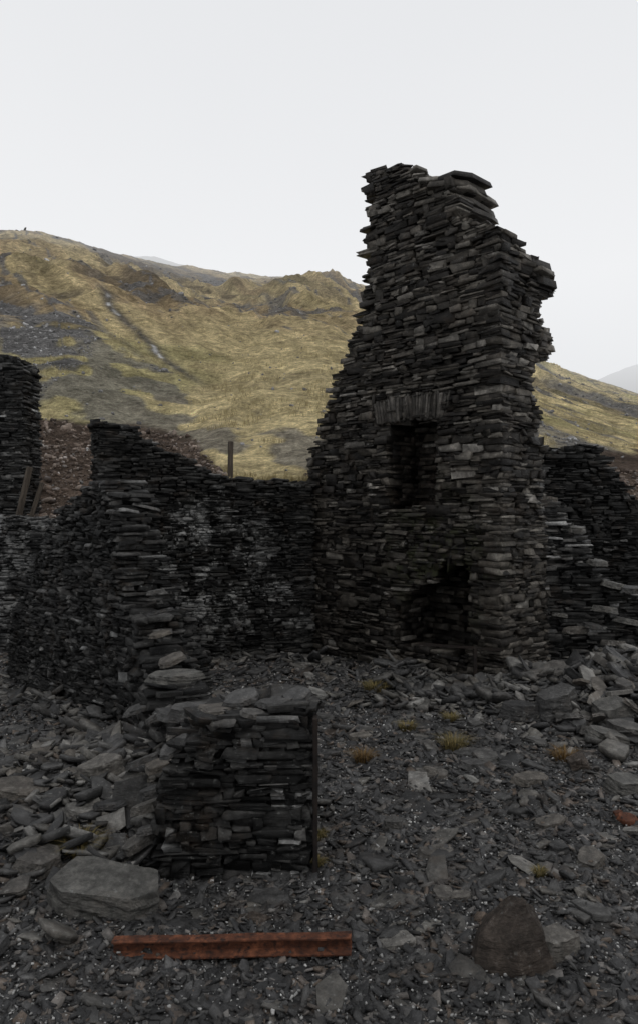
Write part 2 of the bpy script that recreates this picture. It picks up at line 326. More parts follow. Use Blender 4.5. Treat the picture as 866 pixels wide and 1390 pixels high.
# ------------------------------------------------------------ walls
def lerp(tab):
    a=[t[0] for t in tab];b=[t[1] for t in tab]
    return lambda s:float(np.interp(s,a,b))
def U_(a,b):return random.uniform(a,b)
def wall(name,O,dv,nv,L,T,top,base=-.3,ch=(.05,.1),sl=(.14,.45),opens=(),foff=lambda s:0.,tf=None,mat=None,label='',cat='wall',back=True,ends=(1,1),capn=1.,cap_l=(.1,.26),wob=.03,rough=.02,K=8,group=None,over=(.05,.05),endr=1.5,drop=lambda s:0.,split=.36,bigp=.07,capth=(.008,.026),quoin=None,jit=.13,tl=.2):
    dv=np.array([*dv,0.]);dv/=np.linalg.norm(dv);nv=np.array([*nv,0.]);nv/=np.linalg.norm(nv);zv=np.array([0,0,1.]);O=np.array([*O,0.])
    if tf is None: tf=lambda z:T
    Bt=Batch()
    P=lambda s,w,z:O+dv*s+nv*w+zv*z
    topw=lambda s,w:top(s)-drop(s)*max(0,w)/T
    def block(s,w,z,ax,l,h,dep,out):
        a=random.gauss(0,.035);b=U_(-.07,.07)
        A=ax*math.cos(a)+zv*math.sin(a);Bv=zv*math.cos(a)-ax*math.sin(a)
        Dv=out*math.cos(b)+ax*math.sin(b)
        Bt.add(P(s,w,z)-out*dep,A*l/2,Bv*h/2,Dv*dep)
    def inop(s,z):
        for f in opens:
            r=f(s)
            if r and r[0]<z<r[1]:return True
        return False
    zmax=max(top(s) for s in np.linspace(0,L,60))
    z=base
    while z<zmax+.1:
        h=ch[0]+(ch[1]-ch[0])*random.random()**1.5
        sides=[(0,-nv)]+([(1,nv)] if back else [])
        for sd,out in sides:
            s=U_(-over[0],.02);se=L+U_(-.03,over[1])
            while s<se-.03:
                zq=z+h/2+wob*math.sin(s*2.1+z*1.3)+wob*.5*math.sin(s*5.3-z*2.7)
                if sd==0 and inop(s,zq): s+=.02;continue
                l=(sl[0]+(sl[1]-sl[0])*random.random()**1.4)*(.6 if random.random()<.25 else 1)
                if s+l>se:l=max(.06,se-s)
                if sd==0 and opens:
                    m=.02
                    while m<l:
                        if inop(s+m,zq): break
                        m+=.02
                    l=max(.05,min(l,m+U_(-.01,.03)))
                sc=s+l/2;zc=z+h/2+wob*math.sin(sc*2.1+z*1.3)+wob*.5*math.sin(sc*5.3-z*2.7)
                if zc<topw(sc,T*sd)+U_(-.06,.05):
                    w=foff(sc) if sd==0 else tf(zc)
                    q=random.random()
                    if q<split and h>.045:
                        k=2 if h<.075 else random.choice([2,3,3])
                        cuts=sorted([0]+[(j+U_(-.25,.25))/k for j in range(1,k)]+[1])
                        for j in range(k):
                            hh=h*(cuts[j+1]-cuts[j])
                            block(sc+U_(-.02,.02),w+U_(-rough,rough),zc-h/2+h*(cuts[j+1]+cuts[j])/2,dv,l*U_(.85,1.06),hh*1.02,U_(.1,.16),out)
                    else:
                        bg=q>1-bigp
                        block(sc,w+U_(-rough,rough)*1.3,zc+(h*.3 if bg else 0),dv,l*1.03,h*(U_(1.5,2.0) if bg else U_(.9,1.12)),U_(.1,.16),out)
                s+=l*.97
        for e,(s0,out) in enumerate(((0,-dv),(L,dv))):
            if not ends[e]:continue
            w=U_(-.02,.03)+foff(s0);we=tf(z)+U_(-.05,.05)
            while w<we-.03:
                l=U_(sl[0],sl[1]*.8);l=min(l,max(.07,we-w))
                if z+h/2<topw(s0+ (.05 if e==0 else -.05),w)+U_(-.05,.03):
                    k=2 if random.random()<.35 and h>.05 else 1
                    for j in range(k):
                        block(s0+U_(-rough,rough)*endr,w+l/2,z+h*(j+.5)/k+wob*math.sin(s0*2.1+z*1.3),nv,l*1.02,h/k*U_(.9,1.08),U_(.12,.18),out)
                w+=l*.97
        z+=h*.95
    if quoin:
        z=base;i=0
        while z<top(0)-.15:
            h=U_(*quoin);a,b=(U_(.3,.40),U_(.18,.28)) if i%2 else (U_(.18,.28),U_(.3,.48))
            zc=z+h/2;r=random.gauss(0,.04);A=dv*math.cos(r)+zv*math.sin(r);Bv=zv*math.cos(r)-dv*math.sin(r)
            if random.random()<.6: Bt.add(P(a/2-.025,b/2-.025,zc),A*a/2,Bv*h/2*.95,-nv*b/2,.9)
            z+=h;i+=1
    if capn>0:
        ss=np.linspace(0,L,600);zz=np.array([top(s) for s in ss]);acc=0
        for i in range(1,600):
            acc+=math.hypot(ss[i]-ss[i-1],(zz[i]-zz[i-1]))
            if acc>.05/capn:
                acc=0;s=ss[i];t=tf(zz[i]);w0=foff(s);w=w0
                while w<t-.06:
                    ww=U_(.12,.34);ww=min(ww,t-w+.05);l=min(U_(*cap_l)*1.3,2*(L-s)+.14,2*s+.14)
                    ta,tb=random.gauss(0,.1),random.gauss(0,.1);r=U_(-.5,.5)
                    A=dv*math.cos(r)+nv*math.sin(r)+zv*ta;Bv=nv*math.cos(r)-dv*math.sin(r)+zv*(tb-drop(s)/T)
                    Dv=np.cross(A,Bv);Dv/=np.linalg.norm(Dv)
                    ins=.07 if abs(zz[i]-zz[i-1])>.002 else 0
                    sgn=1 if zz[i]>zz[i-1] else -1
                    Bt.add(P(s+sgn*ins,w+ww/2,topw(s,w+ww/2)+U_(-.05,.04)),A*l/2,Bv*ww/2,Dv*U_(*capth))
                    w+=ww*.9
    ds=.06;s=.06
    while s<L-.06:
        ds_=min(ds,L-.06-s);sc=s+ds_/2;tz=min(top(s),top(s+ds_))-.07-drop(sc);w0=foff(sc)+.09;w1=min(tf(zmax),T)-.09
        segs=[(base,tz,w0)]
        for f in opens:
            r=f(sc) or f(s-.04) or f(s+ds_+.04)
            if r:
                new=[]
                for (a,b,w) in segs:
                    if r[1]<a or r[0]>b:new.append((a,b,w));continue
                    new+= [(a,r[0]-.03,w),(r[0]-.03,r[1]+.05,w0+.68),(r[1]+.05,b,w)]
                segs=new
        for a,b,w in segs:
            if b-a<.04 or w1-w<.05:continue
            Bt.add(P(sc,(w+w1)/2,(a+b)/2),dv*ds_*.52,zv*(b-a)*.5,nv*(w1-w)/2,0.)
        s+=ds_
    o=obj(name,Bt.mesh(name,K,jit=jit,tl=tl),mat,label,cat,group=group);return o,P,dv,nv
# --- tall gable
gA=(2.17,8.8);gdv=(-.68,.733);gnv=(.733,.68)
gtop=lerp([(-.1,5.5),(0,5.55),(.2,5.68),(.4,5.80),(.62,5.92),(.70,5.95),(.74,6.36),(1.0,6.46),(1.28,6.48),(1.32,6.74),(1.7,6.92),(2.15,6.98),(2.24,6.9),(2.27,6.3),(2.33,5.75),(2.40,5.3),(2.52,5.15),(2.56,4.95),(2.8,4.62),(2.9,4.4),(3.1,4.12),(3.2,3.85),(3.4,3.55),(3.5,3.25),(3.7,3.05)])
gdrop=lerp([(0,.28),(.3,.42),(.70,.4),(.76,0),(4,0)])
gt=lerp([(-1,1.1),(1.0,1.06),(1.8,1.04),(2.3,.94),(2.8,.94),(3.0,.98),(3.2,.84),(3.5,.88),(3.6,.74),(3.85,.70),(4.0,.74),(4.12,.80),(4.2,1.12),(4.45,1.22),(4.55,1.1),(4.62,.84),(4.8,.9),(4.95,.98),(5.0,1.18),(5.15,1.26),(5.25,1.12),(5.32,1.34),(5.42,1.3),(5.5,1.12),(5.6,1.02),(5.8,.9),(7,.85)])
def win(s):
    return (2.26,3.40) if .95<s<1.78 else None
_fr=random.Random(3);_fz=[_fr.uniform(-.08,.08) for _ in range(20)]
def fire(s):
    if .42<s<1.66:
        z=float(np.interp(s,[.42,.5,.7,.9,1.0,1.25,1.45,1.66],[1.40,1.60,1.58,1.5,1.34,1.24,1.08,.85]))+_fz[int(s/.11)%20]
        return (.42,z)
g,P,dv,nv=wall('gable_wall',gA,gdv,gnv,3.7,.95,gtop,ch=(.034,.11),sl=(.10,.42),opens=(win,fire),foff=lambda s:0 if s<2.2 else .22,tf=gt,mat=S_gable,
   label='tall broken gable wall of dark dry slate, ragged stepped top',cat='ruined wall',rough=.022,wob=.04,capn=.7,drop=gdrop,split=.38,bigp=.07,endr=1.3,over=(.0,.02),quoin=(.05,.11),jit=.15,tl=.14)
zv=np.array([0,0,1.])
def niche(name,f,s0,s1,z0,z1,depth,label,mat,rag=0):
    Bt=Batch();z=z0
    while z<z1:
        h=U_(.045,.09);s=s0-.05
        while s<s1:
            l=U_(.12,.3);r=f(min(max(s+l/2,s0+.01),s1-.01))
            if r and z<r[1]+.08: Bt.add(P(s+l/2,depth+.1+U_(-.03-rag,.03),z+h/2),dv*l/2,zv*h/2,-nv*.12)
            s+=l*.97
        for sx,sg in ((s0-.03,1),(s1+.03,-1)):
            w=.10
            while w<depth:
                l=U_(.12,.28);r=f(s0+.03 if sg>0 else s1-.03)
                if r and z<r[1]: Bt.add(P(sx-sg*.08,w+l/2,z+h/2),nv*l/2,zv*h/2,dv*sg*(.09+U_(-.02,.02+rag*.6)))
                w+=l
        z+=h*.96
    s=s0
    while s<s1:
        l=U_(.08,.2);r=f(s+.02)
        if r:
            for w in (.2,.38,.56): Bt.add(P(s+l/2,w,r[1]+.07+U_(-.02,.04)),dv*l*.6,nv*.12,zv*U_(.03,.05))
        s+=l*.9
    return obj(name,Bt.mesh(name,tl=.15),mat,label,parent=g)
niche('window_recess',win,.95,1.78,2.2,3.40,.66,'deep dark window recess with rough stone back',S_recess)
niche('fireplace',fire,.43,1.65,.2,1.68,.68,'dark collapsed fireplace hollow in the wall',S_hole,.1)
Bt=Batch();s=.78
while s<2.0:
    w=U_(.03,.06);a=(s-1.38)*.3
    Bt.add(P(s+w/2,.15+U_(-.010,.010),3.57+.03*math.cos((s-1.38)*3)+U_(-.01,.01)),(zv*math.cos(a)+dv*math.sin(a))*U_(.165,.19),(dv*math.cos(a)-zv*math.sin(a))*w*.52,-nv*.17);s+=w*.97
obj('lintel',Bt.mesh('lintel',tl=.06),slate('slate_lintel',[(0,(.035,.032,.028)),(1,(.12,.11,.098))],.5),'flat arch of slates set on edge',parent=g)
Bt=Batch()
for (s,w,z,a,b,d,ti) in [(.92,.42,6.42,.28,.46,.04,.08),(.86,.5,6.34,.24,.46,.04,-.05),(1.1,.4,6.55,.24,.42,.03,.05),(.88,.44,6.52,.27,.46,.035,.0),(.80,.5,6.22,.2,.42,.035,.1),(.76,.55,6.12,.16,.4,.03,.05),
        (.15,.9,5.36,.22,.36,.05,.05),(.12,1.0,5.27,.22,.36,.035,-.03),(.1,1.0,5.15,.2,.28,.05,.1),(.15,1.0,4.45,.2,.26,.045,.1),(.13,1.0,4.33,.2,.24,.04,0),(.45,.6,5.66,.2,.34,.04,.1)]:
    A=dv*a+zv*ti*a;Bv=nv*b;D_=np.cross(A,Bv);D_=D_/np.linalg.norm(D_)*d
    Bt.add(P(s,w,z),A,Bv,D_)
obj('capstone',Bt.mesh('capstone',jit=.2,e=(.3,.7)),S_gable,'overhanging loose slabs on the broken top',parent=g)
# --- back wall
wall('back_wall',(-.1,11.38),(-2.98,-1.2),(-.37,.93),3.2,.55,lerp([(0,2.62),(.9,2.64),(1.3,2.66),(1.55,2.72),(1.85,2.92),(2.2,3.05),(2.5,3.2),(2.75,3.38),(3.2,3.42)]),
   ch=(.03,.075),sl=(.08,.32),mat=S_back,label='long slate wall with faded lime patches closing the room',cat='ruined wall',rough=.02)
# --- left wall
wall('side_wall',(-1.95,7.5),(-.65,.76),(.76,.65),3.6,.5,lerp([(0,.9),(.05,1.2),(.10,1.5),(.16,1.65),(.20,1.95),(.28,2.05),(.34,2.34),(.6,2.42),(.64,2.50),(1.1,2.48),(1.14,2.36),(1.5,2.32),(1.55,2.22),(1.9,2.2),(1.95,2.0),(2.3,1.92),(2.35,1.72),(2.7,1.6),(2.75,1.4),(3.1,1.3),(3.15,1.05),(3.4,.9),(3.6,.6)]),
   ch=(.025,.065),sl=(.07,.27),mat=S_left,label='receding side wall of thin slates with a stepped broken end',cat='ruined wall',rough=.018,tf=lerp([(0,.95),(.6,1.0),(.8,.74),(1.0,.8),(1.2,.5),(1.35,.62),(1.45,.72),(1.6,.42),(1.85,.58),(2.05,.34),(2.3,.5)]),endr=3.2)
# --- low collapsed wall joining pillar and side wall
wall('low_wall',(-.80,4.95),(-1.1,2.5),(.92,.39),2.75,.45,lerp([(0,.78),(.3,.74),(.6,.52),(1.0,.45),(1.5,.55),(1.9,.7),(2.2,.85),(2.5,1.0),(2.75,1.2)]),
   ch=(.025,.07),sl=(.1,.34),mat=S_left,label='low tumbled slate wall between pillar and side wall',cat='ruined wall',rough=.06,cap_l=(.1,.34),capn=.6)
# --- door pillar
pl,PP,pdv,pnv=wall('door_pillar',(-.93,4.42),(1,.04),(-.04,1),.87,.45,lerp([(0,.40),(.03,.5),(.06,.62),(.10,.66),(.14,.80),(.22,.82),(.26,.90),(.5,.90),(.55,.95),(.87,.97)]),base=-.15,
   ch=(.02,.07),sl=(.06,.30),mat=S_left,label='square slate door pillar topped with loose slabs',cat='stone pillar',rough=.022,wob=.026,cap_l=(.12,.35),capn=.8,over=(.09,.0),endr=2.,bigp=.10,jit=.16)
def boxmesh(name,dims,bev=.004):
    bm=bmesh.new();bmesh.ops.create_cube(bm,size=1);bmesh.ops.scale(bm,vec=dims,verts=bm.verts)
    bmesh.ops.subdivide_edges(bm,edges=[e for e in bm.edges if abs((e.verts[0].co-e.verts[1].co).z)>dims[2]*.5],cuts=8)
    for v in bm.verts: v.co.x+=U_(-.003,.003);v.co.y+=U_(-.003,.003)
    bmesh.ops.bevel(bm,geom=bm.edges[:],offset=bev,segments=1,affect='EDGES')
    me=bpy.data.meshes.new(name);bm.to_mesh(me);bm.free();return me
obj('door_jamb',boxmesh('door_jamb',(.03,.10,1.06)),IRON,'dark upright iron edge strip',parent=pl,loc=(-.022,4.47,.43))
# --- walls beyond the gable
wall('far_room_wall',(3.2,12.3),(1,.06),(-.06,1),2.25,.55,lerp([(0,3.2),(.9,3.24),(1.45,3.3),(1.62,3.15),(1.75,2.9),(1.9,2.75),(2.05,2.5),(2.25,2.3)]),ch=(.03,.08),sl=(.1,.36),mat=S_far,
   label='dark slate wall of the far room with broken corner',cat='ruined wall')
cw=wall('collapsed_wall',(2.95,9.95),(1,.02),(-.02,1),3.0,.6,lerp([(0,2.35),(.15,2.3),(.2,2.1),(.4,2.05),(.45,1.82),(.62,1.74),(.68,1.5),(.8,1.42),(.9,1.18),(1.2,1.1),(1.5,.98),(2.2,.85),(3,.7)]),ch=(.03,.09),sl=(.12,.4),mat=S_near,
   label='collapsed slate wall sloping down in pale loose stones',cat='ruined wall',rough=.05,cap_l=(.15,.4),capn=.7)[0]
# --- left edge
wall('tall_wall_stub',(-5.02,12.5),(-1,.1),(.1,1),3.0,.6,lerp([(0,4.65),(.15,4.75),(.35,4.85),(3,5.0)]),base=1.8,ch=(.035,.09),sl=(.12,.4),mat=S_left,
   label='standing stub of slate wall on the bank',cat='ruined wall')
wall('retaining_wall',(-7.6,11.3),(1,.06),(-.06,1),3.5,.5,lerp([(0,2.15),(1,2.12),(2.2,2.1),(2.9,2.1),(3.5,2.0)]),base=-.5,ch=(.03,.08),sl=(.1,.34),mat=S_lime,
   label='low retaining wall with grey limewash below the bank',cat='ruined wall')
# ------------------------------------------------------------ posts
def post(name,x,y,z0,h,w,lean,label,group=None):
    me=boxmesh(name,(w,w*.8,h+.3),.006);o=obj(name,me,WOOD,label,'fence post',group=group)
    o.location=(x,y,z0+h/2-.15);o.rotation_euler=(lean[1],lean[0],U_(0,1));return o
post('fence_post',-1.63,13.6,float(H(-1.63,13.6)),.86,.085,(.02,0),'single weathered timber post on the grassy bank')
post('leaning_post',-4.82,11.95,2.0,.95,.085,(.22,0),'leaning weathered timber post beside the wall stub',group='leaning timber posts')
post('leaning_post',-4.62,11.9,1.98,.72,.07,(.3,.05),'short leaning timber post beside the wall stub',group='leaning timber posts')
# ------------------------------------------------------------ rusty rail
def extr(name,prof,L):
    bm=bmesh.new();n=14;rows=[]
    for i in range(n+1):
        x=-L/2+L*i/n;k=.004*math.sin(i*.9)
        rows.append([bm.verts.new((x+(U_(-.006,.006) if i in(0,n) else 0),y+U_(-.001,.001),z+U_(-.001,.001)+k*.5)) for y,z in prof])
    m=len(prof)
    for i in range(n):
        for q in range(m):
            bm.faces.new((rows[i][q],rows[i+1][q],rows[i+1][(q+1)%m],rows[i][(q+1)%m]))
    bm.faces.new(rows[0]);bm.faces.new(rows[n][::-1]);bmesh.ops.recalc_face_normals(bm,faces=bm.faces)
    me=bpy.data.meshes.new(name);bm.to_mesh(me);bm.free();return me
prof=[(-.062,0),(.04,0),(.04,.006),(.006,.008),(.006,.054),(.03,.057),(.03,.064),(-.026,.064),(-.026,.057),(-.004,.054),(-.004,.010),(-.062,.007)]
r=obj('rusty_rail',extr('rusty_rail',prof,1.17),RUST,'length of rust red iron rail lying on slate chippings','iron rail')
r.location=(-.425,3.64,float(H(-.42,3.64))+.048);r.rotation_euler=(.06,-.012,.015)
e=obj('iron_grate_frame',None,None,'rusted iron bar held on a short post before the fireplace','iron frame')
e.location=(1.75,8.8,.05)
b=obj('bar',extr('bar',[(-.012,-.014),(.012,-.014),(.012,.014),(-.012,.014)],1.0),IRON,parent=e);b.location=(-.05,.1,.52);b.rotation_euler=(0,.03,-.25)
b=obj('post',boxmesh('post',(.045,.04,.56)),IRON,parent=e);b.location=(.12,.05,.24)
# ------------------------------------------------------------ individual fallen slabs / boulders
def rockmesh(name,a,b,h,seed,n=22,box=.35,bev=.012,taper=.12,rag=0.,lay=0,flat=0,pts=None):
    rr=random.Random(seed);bm=bmesh.new()
    if pts:
        for p in pts: bm.verts.new(p)
    else:
      for i in range(n):
        th=2*math.pi*(i/n)+rr.uniform(-.3,.3);c,s=math.cos(th),math.sin(th)
        x=math.copysign(abs(c)**box,c)*a*rr.uniform(.7,1.0);y=math.copysign(abs(s)**box,s)*b*rr.uniform(.7,1.0)
        z=h*rr.choice([-1,-1,1,1,.2]);k=1-(taper*rr.uniform(.3,2.2) if z>0 else 0)
        if flat:
            for z in (-h,h): bm.verts.new((x*(1-(taper if z>0 else 0)),y*(1-(taper if z>0 else 0)),z*rr.uniform(.94,1.0)+.2*h*x/a))
        else: bm.verts.new((x*k,y*k,z*rr.uniform(.72,1.0)+.25*h*x/a))
    bmesh.ops.convex_hull(bm,input=bm.verts[:])
    bmesh.ops.delete(bm,geom=[v for v in bm.verts if not v.link_faces],context='VERTS')
    bmesh.ops.dissolve_limit(bm,angle_limit=.10,verts=bm.verts[:],edges=bm.edges[:])
    if rag>0:
        bmesh.ops.triangulate(bm,faces=bm.faces[:])
        for _ in range(4 if lay else 3):
            bmesh.ops.subdivide_edges(bm,edges=[e for e in bm.edges if e.calc_length()>a*(.07 if lay else .16)],cuts=1)
            bmesh.ops.triangulate(bm,faces=bm.faces[:])
        o=Vector((seed*1.7,seed*.9,0))
        for v in bm.verts:
            q=v.co
            zz=q.z+.1*q.x
            if lay: zz=round(zz/(h*.28))*(h*.28)
            st=mnoise.noise(Vector((q.x*1.5/a,q.y*1.5/a,zz*(9 if not lay else 14)/max(h,.04)))+o)
            d=mnoise.noise(q*(2.5/a)+o)+.4*mnoise.noise(q*(9/a)+o)
            rad=Vector((q.x,q.y,0));rad=rad.normalized() if rad.length>0 else rad
            v.co=q+rad*(st*rag*a*.5)+Vector((0,0,1))*(d*rag*h*.6)+Vector(tuple(rr.uniform(-1,1) for _ in range(3)))*rag*.03*a
    else:
        bmesh.ops.bevel(bm,geom=bm.edges[:],offset=bev*.6,segments=1,affect='EDGES')
    me=bpy.data.meshes.new(name);bm.to_mesh(me);bm.free();return me
def px(u,v,zoff=0.):
    y=(CAMH)/((v-695)/1000)
    for _ in range(12):
        x=(u-433)/1000*y;y=(CAMH-float(H(x,y))-zoff)/((v-695)/1000)
    return x,y
def rock(u,v,a,b,h,rot=(0,0,0),mat=S_slab,label='',name='fallen_stone',seed=None,group='fallen slate stones',sink=.6,z=None,cat='stone',xy=None,box=.5,taper=.15,bev=.008,rag=.14,n=16,lay=0,flat=0,pts=None):
    x,y=px(u,v) if xy is None else xy
    me=rockmesh(name,a,b,h,seed if seed is not None else random.randrange(9999),box=box,taper=taper,bev=bev,rag=rag,n=n,lay=lay,flat=flat,pts=pts)
    o=obj(name,me,mat,label,cat,group=group)
    o.location=(x,y,(float(H(x,y))+h*sink) if z is None else z);o.rotation_euler=rot;return o
L0='broken grey slate slab lying on the chippings'
BO=dict(name='boulder',group='boulders',cat='boulder')
rock(143,1228,.37,.23,.085,(.10,.12,-.25),mat=S_boul,label='large pale grey block lying beside the pillar',seed=12,sink=.85,rag=.12,n=7,box=.7,taper=.04,lay=1,flat=1,**BO)
rock(690,1305,.2,.15,.16,(0,0,.1),mat=S_brown,label='angular pointed brown block among slate chippings',seed=9,sink=.0,rag=.12,lay=1,
     pts=[(-.22,-.10,-.05),(-.17,.15,-.05),(.20,.13,-.05),(.23,-.08,-.05),(.02,-.17,-.05),(-.17,-.05,.15),(-.10,.09,.17),(.02,.05,.29),(.06,-.02,.31),(.14,.05,.24),(.16,-.07,.13),(-.02,-.13,.16)],**BO)
rock(752,1290,.13,.1,.05,(.1,.1,.4),label='small dark block beside brown boulder',seed=28,sink=.8,flat=1,n=8,**BO)
rock(176,1112,.14,.05,.15,(-.35,.1,.3),label='slate slab standing tilted on edge',sink=.8,seed=3,flat=1,n=9,box=.4)
rock(138,1062,.20,.13,.10,(.1,-.1,.5),label='dark angular block on the rubble slope',seed=21,sink=.7,lay=1,flat=1,n=8,box=.7,**BO)
rock(28,1085,.3,.22,.045,(.05,.18,.2),label='broad grey slab resting tilted on rubble',sink=1.4,seed=31,lay=1,flat=1,n=8,box=.8)
rock(55,1180,.18,.14,.045,(.1,.1,.9),label=L0,sink=1,seed=33,flat=1,n=7,box=.8)
rock(20,1212,.1,.1,.04,(.2,.1,.4),label=L0,seed=34);rock(98,1222,.1,.08,.04,(.2,.1,1.4),label=L0,seed=35)
FL=dict(flat=1,n=8,box=.8)
rock(120,1010,.2,.14,.04,(.05,.2,.7),label=L0,seed=141,sink=1.2,**FL);rock(60,1030,.22,.15,.03,(.1,.1,1.1),label=L0,seed=142,sink=1.2,**FL)
rock(190,1020,.18,.12,.03,(.1,.25,.1),label=L0,seed=143,sink=1.5,**FL);rock(110,1110,.15,.1,.03,(.1,.2,.1),label=L0,seed=144,sink=1.5,**FL)
rock(365,1222,.15,.11,.018,(.05,.05,-.2),label=L0,seed=36,**FL);rock(345,1248,.1,.05,.015,(.03,0,-.3),mat=S_brown,label='flat rusty brown stone on chippings',seed=37)
rock(533,1127,.09,.06,.045,(.1,.1,-.1),label='small grey block sitting on chippings',seed=38,sink=.8,flat=1,n=8)
rock(590,1158,.17,.09,.018,(.03,.02,.2),label=L0,seed=39,**FL);rock(655,1180,.16,.08,.016,(.03,.04,.6),label=L0,seed=40,**FL)
rock(600,1215,.12,.08,.015,(.03,.04,1.6),label=L0,seed=41,**FL);rock(540,1280,.14,.09,.015,(.04,.03,.3),label=L0,seed=42,**FL)
rock(745,1120,.17,.1,.025,(.05,-.1,.3),label=L0,seed=43,**FL);rock(650,1040,.24,.1,.025,(.06,.1,.3),label=L0,seed=44,**FL)
rock(585,1052,.2,.13,.025,(.08,.1,.2),label=L0,seed=45,**FL);rock(455,997,.16,.1,.025,(.05,-.1,.3),mat=S_brown,label='flat brown slab on the room floor',seed=46,**FL)
rock(800,1170,.15,.1,.025,(.05,-.1,.9),label=L0,seed=145,**FL);rock(720,1060,.2,.13,.03,(.1,.12,.4),label=L0,seed=146,**FL)
rock(850,1075,.22,.15,.06,(.1,.15,.3),mat=S_boul,label='pale grey block at the foot of the rubble',seed=47,sink=.8,lay=1,**FL)
rock(822,1010,.28,.18,.05,(.1,.3,.2),mat=S_boul,label='broad pale slab tilted on rubble pile',seed=48,sink=1.5,lay=1,**FL)
rock(845,985,.25,.2,.08,(.1,-.2,.2),mat=S_boul,label='pale block on rubble pile',seed=49,sink=1.2,lay=1,flat=1,n=8,box=.7,**BO)
rock(755,970,.3,.18,.12,(.1,-.15,.4),label='grey block fallen at the foot of the gable',seed=50,sink=1.,lay=1,flat=1,n=8,box=.7,**BO)
rock(705,975,.24,.15,.08,(.05,.1,.1),label='grey block fallen at the foot of the gable',seed=51,sink=1.,lay=1,flat=1,n=8,box=.7,**BO)
rock(783,1042,.13,.1,.06,(.1,.1,.4),mat=S_brown,label='orange brown stone among slates',seed=52,sink=.9)
rock(800,1000,.25,.12,.04,(.1,.3,1.2),label=L0,seed=53,sink=1.4,**FL);rock(780,990,.2,.12,.05,(.3,.1,.2),label=L0,seed=54,sink=1.4,**FL)
for i,(x,y,z,a) in enumerate([(3.12,10.1,2.35,.2),(3.3,10.15,2.14,.17),(3.45,10.0,1.95,.2),(3.6,10.1,1.76,.16),(3.75,9.95,1.5,.2),(3.95,9.9,1.20,.22),(4.2,9.9,1.14,.26),(4.5,9.95,1.04,.24),(3.75,9.7,.9,.2),(3.4,9.75,.62,.22),(4.05,9.6,.75,.25),(4.4,9.55,.7,.28),(3.75,9.45,.5,.24),(3.2,9.85,.8,.15),(4.6,9.7,.9,.22),(3.55,9.6,.7,.16)]):
    rock(0,0,a,a*.6,U_(.02,.045),(U_(-.15,.3),U_(-.1,.25),U_(-.6,.6)),mat=S_boul if i%3 else S_slab,label='pale loose slab resting on the collapsed wall',z=z+.02,xy=(x,y),seed=200+i,**FL)
rock(0,0,.30,.19,.03,(.04,.0,.1),mat=S_boul,label='wide pale slab laid on the low wall',seed=61,z=.80,xy=(-1.22,6.3),lay=1,**FL)
rock(0,0,.22,.17,.025,(.1,.2,.6),label='wide slab laid on the low wall',seed=62,z=.60,xy=(-1.12,5.8),**FL)
rock(0,0,.22,.15,.025,(.1,.1,.2),label='slab laid on the low wall',seed=63,z=.83,xy=(-.85,5.1),**FL)
for i,(x,y,z,a) in enumerate([(-1.35,6.75,.85,.17),(-1.5,6.95,1.05,.14),(-1.3,6.0,.55,.16),(-1.05,5.5,.55,.15),(-1.3,5.5,.35,.16),(-1.1,5.1,.45,.14),(-1.12,4.8,.28,.14),(-1.12,4.55,.16,.13),(-1.4,5.0,.22,.15),(-1.55,6.4,.5,.17),(-1.05,4.7,.42,.12),(-1.04,4.5,.26,.12),(-1.5,7.05,1.25,.15),(-1.6,7.2,1.42,.12)]):
    rock(0,0,a,a*.65,U_(.012,.028),(U_(-.2,.3),U_(-.55,-.1),U_(-.6,.6)),label='loose slab spilled off the low wall',z=z,xy=(x,y),seed=230+i,**FL)
rock(0,0,.2,.15,.018,(.03,.05,.2),label='loose slab resting on top of the pillar',seed=64,z=.95,xy=(-.62,4.66),**FL)
rock(0,0,.17,.15,.016,(-.04,.05,1.2),label='loose slab resting on top of the pillar',seed=65,z=1.0,xy=(-.27,4.66),**FL)
rock(0,0,.15,.12,.016,(.3,-.2,.2),label='loose slab propped on top of the pillar',seed=66,z=1.01,xy=(-.5,4.72),**FL)
rock(0,0,.12,.10,.014,(.2,-.3,.9),label='small slab propped on top of the pillar',seed=67,z=1.02,xy=(-.14,4.72),**FL)
rock(0,0,.13,.10,.014,(.1,-.5,.5),label='small slab slipping off the pillar edge',seed=68,z=.74,xy=(-.9,4.58),**FL)
rock(0,0,.11,.08,.013,(.15,.2,.2),label='small slab resting on top of the pillar',seed=69,z=.97,xy=(-.4,4.5),**FL)
def scrap(u,v,a,b,h,rot,label):
    x,y=px(u,v);o=obj('rusty_metal_scrap',rockmesh('rusty_metal_scrap',a,b,h,random.randrange(999),bev=.004),RUST,label,'scrap metal',group='rusty metal scraps')
    o.location=(x,y,float(H(x,y))+h+.02);o.rotation_euler=rot
scrap(852,1120,.1,.06,.02,(.3,.2,.4),'crumpled rusty red metal scrap among slates')
scrap(838,1110,.06,.04,.015,(-.3,.3,1.4),'crumpled rusty red metal scrap among slates')
def segd(x,y,a,b):
    a=np.array(a);b=np.array(b);p=np.array([x,y]);t=np.clip(np.dot(p-a,b-a)/np.dot(b-a,b-a),0,1);return np.linalg.norm(p-a-t*(b-a))
SEG=[((-.93,4.65),(-.05,4.7),.30),((-.60,5.0),(-1.65,7.5),.30),((-1.7,7.7),(-4.1,10.4),.36),((2.5,9.1),(.1,11.6),.55),((-.1,11.6),(-3.2,10.4),.35),((2.95,10.2),(6,10.3),.35),((3.2,12.6),(5.5,12.6),.35),((-7.6,11.5),(-4.1,11.7),.35)]
def free(x,y,pad=0.): return all(segd(x,y,a,b)>r+pad for a,b,r in SEG)
variants=[]
